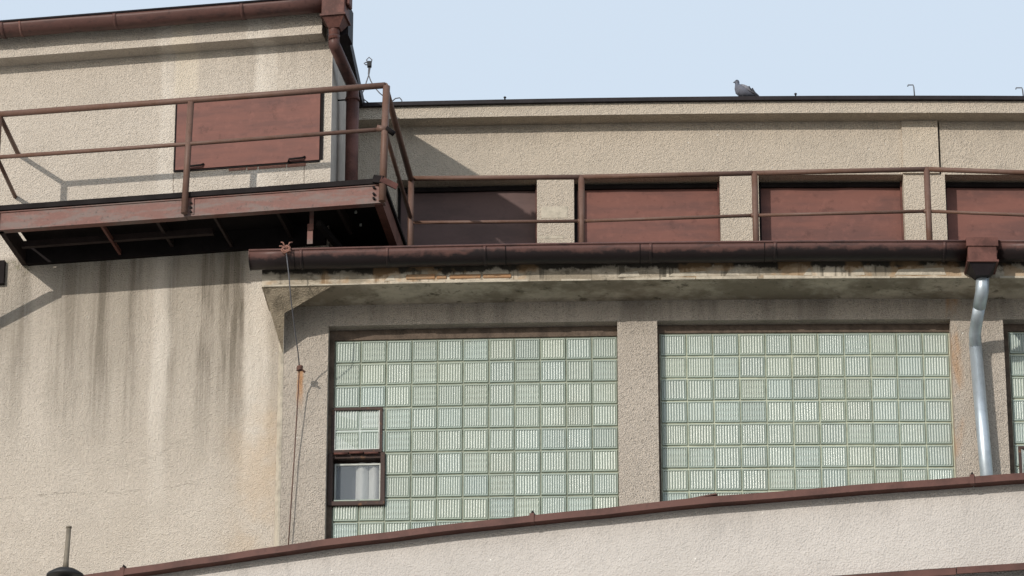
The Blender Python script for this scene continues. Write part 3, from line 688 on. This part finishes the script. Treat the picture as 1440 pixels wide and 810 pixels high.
# side beams, wall ledger, joists
def beam(p, q, z0, z1, w, name, mat):
    a = Vector((p.x, p.y, (z0+z1)/2)); c = Vector((q.x, q.y, (z0+z1)/2)); return MB().bar(a, c, w, z1-z0).build(name, mat, pf)
rs = beam(T.pt(U1-.03, PN-.01, 0), M.pt(galS+.02, GALN, 0), ZB, ZT-.03, .012, 'side_beam', M_BROWN)
a0 = T.pt(U1-.06, PN-.01, 0); a1 = M.pt(galS-.01, GALN, 0)
beam(a0, a1, ZB-.004, ZB+.010, .075, 'side_flange', M_BROWN)
beam(T.pt(U0+.03, PN-.02, 0), T.pt(U0+.03, .01, 0), ZB, ZT-.03, .05, 'side_beam', M_DKBROWN)
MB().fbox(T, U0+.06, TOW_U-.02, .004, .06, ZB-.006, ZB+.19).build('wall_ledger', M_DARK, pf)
MB().fbox(T, U0+.1, T.inv(300, 340, .35)[0], .33, .38, ZB+.03, ZB+.09).build('stringer', M_DKBROWN, pf)
for px in (141, 300):
    u_ = T.inv(px, 316, .8)[0]
    MB().fbox(T, u_-.012, u_+.012, .07, PN-.072, ZB+.012, ZB+.06).build('joist', M_DKBROWN if px > 200 else M_BROWN, pf)
for px, py, n in ((500, 318, .3), (507, 340, 0)):
    s_, z_ = T.inv(px, py, n); MB().tube([T.pt(s_, n, 17.931), T.pt(s_, n, 17.905)], .013, 6).build('bolt', M_WFRAME, pf)  # pale bolt colour paints in two light specks under the deck
MB().fbox(T, U0+.1, u_ if False else TOW_U-.1, .60, .63, ZB+.10, ZB+.15).build('stringer', M_DKBROWN, pf)
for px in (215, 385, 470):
    u_ = T.inv(px, 316, .8)[0]; MB().fbox(T, u_-.015, u_+.015, .065, PN-.075, ZB+.06, ZB+.17).build('joist', M_DKBROWN, pf)
# hanging plate and strut under the right part
u_ = T.inv(432, 300, PN-.12)[0]; zb = 17.50
MB().fbox(T, u_-.008, u_+.03, PN-.27, PN-.258, ZB-.10, ZT-.04).build('hanger', M_BEAM, pf)
MB().fbox(T, u_-.03, u_+.022, PN-.285, PN-.272, zb, ZB-.03).build('hanger', M_BEAM, pf)
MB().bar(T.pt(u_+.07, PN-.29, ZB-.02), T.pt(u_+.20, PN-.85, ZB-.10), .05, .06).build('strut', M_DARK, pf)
# left bracket: raking strut to the wall
uL = U0-.03
MB().bar(T.pt(uL, PN-.06, ZB-.02), T.pt(uL-.27, .02, ZB-.62), .085, .085).build('strut', M_BROWN, pf)
MB().fbox(T, uL-.34, uL-.22, .002, .05, ZB-.78, ZB-.50).build('wall_plate', M_BROWN, pf)
s_, z_ = T.inv(5, 382, .05)
MB().fbox(T, s_-.06, s_+.005, .005, .05, z_-.12, z_+.12).build('wall_plate', M_DARK, pf)
# railing
zR, zM = 18.918, 18.470; RN = PN+.055
uC = T.inv(541, 150, RN)[0]
pC = T.pt(uC, RN, zR)
MB().tube([T.pt(U0-.02, RN, zR), T.pt(0, RN, zR-.004), pC], .030, 10).build('top_rail', M_RAIL, pf)
MB().tube([T.pt(U0-.02, RN, zM), T.pt(-.8, RN, zM-.008), T.pt(uC, RN, zM-.004)], .021, 8).build('mid_rail', M_RAIL, pf)
pt = T.at(268.5, 144, RN); pbm = T.at(259, 300, RN); MB().tube([pt, pbm], .031, 10).build('post', M_RAIL, pf)
pt = T.at(543.5, 124, RN); pbm = T.at(537.5, 283, RN); MB().tube([pt+Vector((0, 0, .02)), pbm], .034, 10).build('post', M_RAIL, pf)
MB().tube([T.pt(U0-.02, RN, zR+.02), T.pt(U0-.03, RN, ZB)], .031, 10).build('post', M_RAIL, pf)
pG = M.pt(galS, GALN, zR-.02); pGm = M.pt(galS, GALN, zM+.02)
MB().tube([pC, pG], .030, 10).build('side_rail', M_RAIL, pf)
MB().tube([T.pt(uC, RN, zM), pGm], .021, 8).build('side_rail', M_RAIL, pf)
MB().tube([T.pt(U0-.02, RN, zR), T.pt(U0-.09, .0, zR)], .024, 8).build('side_rail', M_RAIL, pf)
MB().tube([T.pt(U0-.02, RN, zM), T.pt(U0-.10, .0, zM)], .021, 8).build('side_rail', M_RAIL, pf)
# clamp and strap on the corner post
p = T.at(541, 184, RN)
MB().tube([p+Vector((-.07, 0, .03)), p+Vector((.02, -.01, .01))], .032, 8).build('rail_clamp', M_RAIL, pf)
MB().tube([p+Vector((.01, -.02, .02)), p+Vector((.09, .01, -.03))], .026, 8).build('rail_clamp', M_DARK, pf)
p = T.at(540, 256, RN)
MB().bar(p+Vector((-.10, .03, .05)), p+Vector((-.01, -.03, .01)), .02, .07).build('post_strap', M_DARK, pf)
MB().bar(p+Vector((-.03, -.036, .015)), p+Vector((.12, .02, -.04)), .015, .06).build('post_strap', M_BROWN, pf)

# ================================================================== GALLERY RAILING
gr = thing('gallery_railing', 'brown pipe railing along the set back gallery above the gutter', 'railing', M.pt(2, GALN, Z_FL))
tops = [(578, 251), (817.5, 249), (1061, 243.5), (1303, 238), (1560, 247)]; mids = [(578, 313), (817.5, 311), (1061, 303), (1304, 297), (1560, 307)]
P_t = [M.at(x, y, GALN) for x, y in tops]; P_m = [M.at(x, y, GALN) for x, y in mids]
for i in range(4):
    MB().tube([P_t[i], P_t[i+1]], .026, 8).build('top_rail', M_RAIL, gr); MB().tube([P_m[i], P_m[i+1]], .018, 8).build('mid_rail', M_RAIL, gr)
for i, p in enumerate(P_t):
    MB().tube([p+Vector((0, 0, .01)), Vector((p.x, p.y, Z_FL))], .031, 10).build('post', M_RAIL, gr)
    if i in (1, 2, 3): MB().tube([P_m[i]+Vector((-.036, 0, 0)), P_m[i]+Vector((.036, 0, 0))], .024, 8).build('rail_collar', M_RAIL, gr)
    MB().tube([Vector((p.x, p.y, Z_FL)), Vector((p.x, p.y, Z_FL+.012))], .07, 10, smooth=False).build('base_flange', M_RAIL, gr)

# ================================================================== HANGING WIRE
hw = thing('hanging_wire', 'thin rusty wire hanging from twine knotted round the gutter end', 'wire', M.at(405, 760, .06))
pts = [M.at(402, 351, .785), M.at(406, 385, .778), M.at(409, 420, .72), M.at(414, 460, .5), M.at(419, 495, .3), M.at(421, 516, .2)]
MB().tube(pts, .0055, 6).build('upper_wire', M_GREYW, hw)
MB().tube([M.at(421, 514, .2), M.at(420, 540, .12), M.at(414, 640, .06), M.at(405, 775, .05)], .0055, 6).build('lower_wire', M_WIRE, hw)
kn = MB(); c0 = M.at(402, 351, .775)
for k in range(5):
    ang = random.uniform(0, 6.28); pl = []
    for j in range(9):
        t = j/8*6.28; pl.append(c0+Vector((.035*math.cos(t)*random.uniform(.7, 1.3), .02*math.sin(t+ang), .03*math.sin(t)+.006*k-.01)))
    kn.tube(pl, .009, 5)
for dx, dz in ((-.06, .03), (-.045, .07), (.06, .07), (.05, -.02)): kn.tube([c0, c0+Vector((dx*.6, -.02, dz*.9)), c0+Vector((dx, -.01, dz))], .007, 5)
kn.build('twine_knot', M_TIE, hw)
k2 = MB(); c1 = M.at(421.5, 517, .2)
for j in range(3): k2.tube([c1+Vector((.022*math.cos(t), .02*math.sin(t), .014*j-.02+.004*math.cos(t))) for t in [i*.785 for i in range(9)]], .010, 5)
k2.tube([c1, c1+Vector((.05, -.01, -.05))], .010, 5); k2.build('wire_clamp', M_WIRE, hw)

# ================================================================== ROOFLINE THINGS
RZ = 20.139
lw = thing('lightning_wire', 'looped grey wire with black clamp standing up behind the tower corner', 'wire', M.at(518, 146, -2.05))
q = MB()
NN = -2.02
q.tube([M.at(x, y, NN) for x, y in ((512, 126), (515, 116), (519, 104), (521, 92), (523, 84), (519, 80.5), (515.5, 84), (517, 89), (519, 92))], .006, 6)
q.tube([M.at(x, y, NN) for x, y in ((519, 91), (514, 91), (512, 89), (515, 87.5), (518, 89))], .006, 6)
q.tube([M.at(x, y, NN) for x, y in ((519, 91), (518, 104), (521, 113), (526, 122), (534, 131), (539, 135))], .006, 6)
q.tube([M.at(x, y, NN) for x, y in ((512, 126), (508, 134), (512, 140), (518, 144.5))], .006, 6)
q.tube([M.at(x, y, NN) for x, y in ((552, 142), (556, 138.5), (562, 137.5), (565, 141), (565.5, 146))], .006, 6)
q.build('conductor', M_GREYW, lw)
c0 = M.at(519.5, 91, NN); MB().bar(c0+Vector((0, 0, .035)), c0+Vector((0, 0, -.03)), .045, .05, (0, 1, 0)).build('wire_clamp', M_BLACK, lw, bevel=.008)
def hook(px, py, top, left, lab):
    a = M.at(px, py, -1.98); a.z = RZ-.01; t_ = M.at(px-1, top+3, -1.98); m = M.at(px-2, top, -1.98); l_ = M.at(px-left, top, -1.98); e_ = M.at(px-left-.5, top+2, -1.98)
    props(MB().tube([a, t_, m, l_, e_], .0065, 6).build('roof_hook', M_GREYW), lab, 'hook', 'bent hooks on the roof edge')
hook(1286, 131, 119.5, 9, 'bent thin metal hook on the roof edge right of the pigeon')
hook(1439, 131, 123.5, 10, 'thicker bent hook on the roof edge at the far right')
for px, lab in ((710, 'tiny metal stub on the roof edge above the first dull panel'), (1119, 'tiny metal stub on the roof edge just right of the pigeon')):
    a = M.at(px, 140, -1.97); a.z = RZ-.005; o = MB(); o.tube([a, a+Vector((0, 0, .03)), a+Vector((0, 0, .034)), a+Vector((0, 0, .045))], [.008, .008, .016, .012], 6); props(o.build('roof_stub', M_BLACK), lab, 'stub', 'small stubs on the roof edge')

# ================================================================== PIGEON
pg_w = M.at(1047, 133, -1.98); pg_w.z = RZ
pg = thing('pigeon', 'grey pigeon resting on the roof edge facing left', 'pigeon', pg_w)
yw = -M.yaw(2.2)
def P(x, y, z):   # x forward(left in view), y toward street, z up
    v = Matrix.Rotation(yw+.22, 3, 'Z') @ Vector((-x*.84, -y, z*1.06-.006)); return pg_w+v
def loft(mb, rings, n=14):
    vs = []
    for (x, z, ry, rz, tilt) in rings:
        for k in range(n):
            t = 2*math.pi*k/n; dy = ry*math.cos(t); dz = rz*math.sin(t)
            vs.append(P(x-dz*math.sin(tilt), dy, z+dz*math.cos(tilt)))
    m = len(rings); fs = [(i*n+k, i*n+(k+1) % n, (i+1)*n+(k+1) % n, (i+1)*n+k) for i in range(m-1) for k in range(n)]
    mb.add(vs, fs, True); mb.add(vs[:n], [tuple(reversed(range(n)))], True); mb.add(vs[-n:], [tuple(range(n))], True)
body = MB()
loft(body, [(-.135, .030, .022, .010, 0), (-.10, .040, .038, .022, .1), (-.06, .052, .052, .040, .15), (-.01, .066, .062, .056, .2), (.04, .078, .062, .066, .3), (.072, .092, .052, .060, .6), (.084, .114, .036, .044, 1.0),
            (.086, .132, .026, .030, 1.35), (.087, .146, .024, .027, 1.5), (.090, .160, .0265, .030, 1.5), (.092, .172, .024, .027, 1.5), (.092, .182, .014, .016, 1.5), (.092, .185, .004, .004, 1.5)])
bo = body.build('body', [M_PGREY, M_PHEAD], pg)
for pl in bo.data.polygons:
    if pl.center.z+bo.location.z > .112: pl.material_index = 1
MB().tube([P(.112, 0, .160), P(.128, 0, .157), P(.138, 0, .151)], [.009, .006, .0015], 8).build('beak', M_PDARK, pg)
for sg in (-1, 1):
    MB().tube([P(.103, sg*.022, .166), P(.103, sg*.027, .166)], .0045, 8).build('eye', M_PDARK, pg)
    w = MB(); vs = []; rows_ = [(.055, .115, .050, .015), (.02, .108, .060, .040), (-.03, .090, .062, .050), (-.08, .068, .052, .040), (-.125, .050, .036, .024), (-.165, .034, .018, .010)]
    for x, z, y, h in rows_:
        vs += [P(x, sg*(y*.55), z+h*.45), P(x, sg*(y+.008), z+h*.1), P(x-.01, sg*(y+.006), z-h*.6), P(x-.005, sg*(y-.006), z-h*.75)]
    fs = []
    for i in range(len(rows_)-1):
        for j in range(4): k = (j+1) % 4; fs.append((i*4+j, i*4+k, i*4+4+k, i*4+4+j))
    fs += [(0, 1, 2, 3), tuple(len(vs)-4+j for j in (3, 2, 1, 0))]
    wg = w.add(vs, fs, True).build('wing', M_PWING, pg)
    for xa, za in ((-.045, .075), (-.085, .058)):
        MB().bar(P(xa+.012, sg*.071, za+.022), P(xa-.022, sg*.066, za-.020), .006, .013).build('wing_bar', M_PDARK, wg)
    MB().tube([P(.03, sg*.02, .03), P(.03, sg*.02, 0), P(.055, sg*.02, .003)], .005, 6).build('leg', M_PDARK, pg)
tl = MB(); tl.add([P(-.10, -.03, .045), P(-.10, .03, .045), P(-.205, .036, .010), P(-.205, -.036, .010), P(-.10, -.03, .030), P(-.10, .03, .030), P(-.205, .036, .003), P(-.205, -.036, .003)],
    [(0, 1, 2, 3), (7, 6, 5, 4), (0, 4, 5, 1), (1, 5, 6, 2), (2, 6, 7, 3), (3, 7, 4, 0)]).build('tail', M_PDARK, pg)

# ================================================================== LOW BUILDING IN FRONT
low = thing('low_building', 'pale pinkish roughcast building in front with brown metal capped parapet', 'building', L.pt(1, -1, 0))
ZC = (14.085, 14.085)
sL, sR = -9.5, 8.5
CZP = [(-12, 13.98), (-3.98, 14.0), (-2.15, 14.065), (-.5, 14.10), (.95, 14.122), (1.8, 14.133), (4.4, 14.14), (12, 14.13)]
def cz(s):
    for (a, p), (b_, q) in zip(CZP, CZP[1:]):
        if s <= b_: return p+(q-p)*(s-a)/(b_-a)
pw_ = MB()
for k in range(18):
    a, c = sL+k, sL+k+1; pw_.fbox(L, a, c, -.35, 0, 13.39, (cz(a)-.04, cz(c)-.04), seg=1)
pw_.build('parapet_wall', M_LOW, low)
MB().fbox(L, sL, sR, -1.0, -.03, 0, 13.39).build('front_wall', M_LOW, low)
MB().fbox(L, sL, sR, -1.6, -.35, 13.2, 13.6).build('flat_roof', M_ROOF, low)
joints = [sL, L.inv(172, 800, .13)[0], L.inv(748, 725, .13)[0], L.inv(1367, 671, .13)[0], sR]
for i in range(4):
    a, c = joints[i]+.004, joints[i+1]-.004; N = max(4, int((c-a)/.3))
    vs = []
    for t in range(N+1):
        s = a+(c-a)*t/N; w_ = random.gauss(0, .0025); z = cz(s)+w_
        for n, dz in ((.135, -.062), (.130, 0), (.10, .010), (-.40, .012), (-.40, -.05), (.118, -.05), (.123, -.062)): vs.append(L.pt(s, n+w_, z+dz))
    fs = []
    for t in range(N):
        for j in range(7): k = (j+1) % 7; fs.append((t*7+j, t*7+7+j, t*7+7+k, t*7+k))
    fs += [tuple(range(7)), tuple(N*7+j for j in reversed(range(7)))]
    cs = MB().add(vs, fs).build('cap_sheet', M_CAP, low)
    if i < 3:
        s = joints[i+1]; z = cz(s)
        sm = MB(); sm.fbox(L, s-.02, s+.02, .08, .142, z-.066, z+.014, seg=1); sm.build('cap_seam', M_CAP, cs)
        MB().add([L.pt(s-.022, .11, z+.012), L.pt(s+.022, .11, z+.012), L.pt(s, .11, z+.052), L.pt(s-.022, .06, z+.012), L.pt(s+.022, .06, z+.012), L.pt(s, .06, z+.052)], [(0, 1, 2), (5, 4, 3), (0, 2, 5, 3), (1, 4, 5, 2), (0, 3, 4, 1)]).build('seam_fold', M_DARK, cs)
fl = MB(); 
for a, c, dz in ((sL, L.inv(1345, 800, .1)[0]-.004, 0), (L.inv(1345, 800, .1)[0]+.004, sR, .006)):
    MB().sweep(L, a, c, [(-.02, 13.372+dz), (.115, 13.345+dz), (.12, 13.285+dz), (.105, 13.285+dz), (.10, 13.33+dz), (-.02, 13.35+dz)]).build('ledge_flashing', M_CAP, low)
s_a, z_a = L.inv(962, 703, .06); s_b, z_b = L.inv(1008, 693, .06)
MB().bar(L.pt(s_a, .05, cz(s_a)+.016), L.pt(s_b, .05, cz(s_b)+.045), .05, .012).build('loose_strip', M_CAP, low)

vp = thing('vent_pipe', 'thin grey brown vent pipe rising from a dark round collar at the lower left', 'pipe', L.at(93, 806, .3))
pb = L.at(92, 801, .3); pt = L.at(97, 741, .3); pb2 = Vector((pb.x, pb.y, pb.z))
MB().tube([pb2, pb2.lerp(pt, .2), pt], [.029, .024, .021], 10).build('pipe', M_PIPE, vp)
MB().tube([pt+Vector((0, 0, -.012)), pt+Vector((0, 0, .004))], .026, 10).build('pipe_end', M_PIPE, vp)
cc = pb+Vector((0, 0, -.02))
MB().tube([cc+Vector((0, 0, .03)), cc+Vector((0, 0, .012)), cc+Vector((0, 0, -.03)), cc+Vector((0, 0, -.06))], [.035, .10, .165, .17], 20).build('collar', M_BLACK, vp)
MB().tube([cc+Vector((0, 0, -.061)), cc+Vector((0, 0, -.8))], .06, 12).build('flue', M_PIPE, vp)
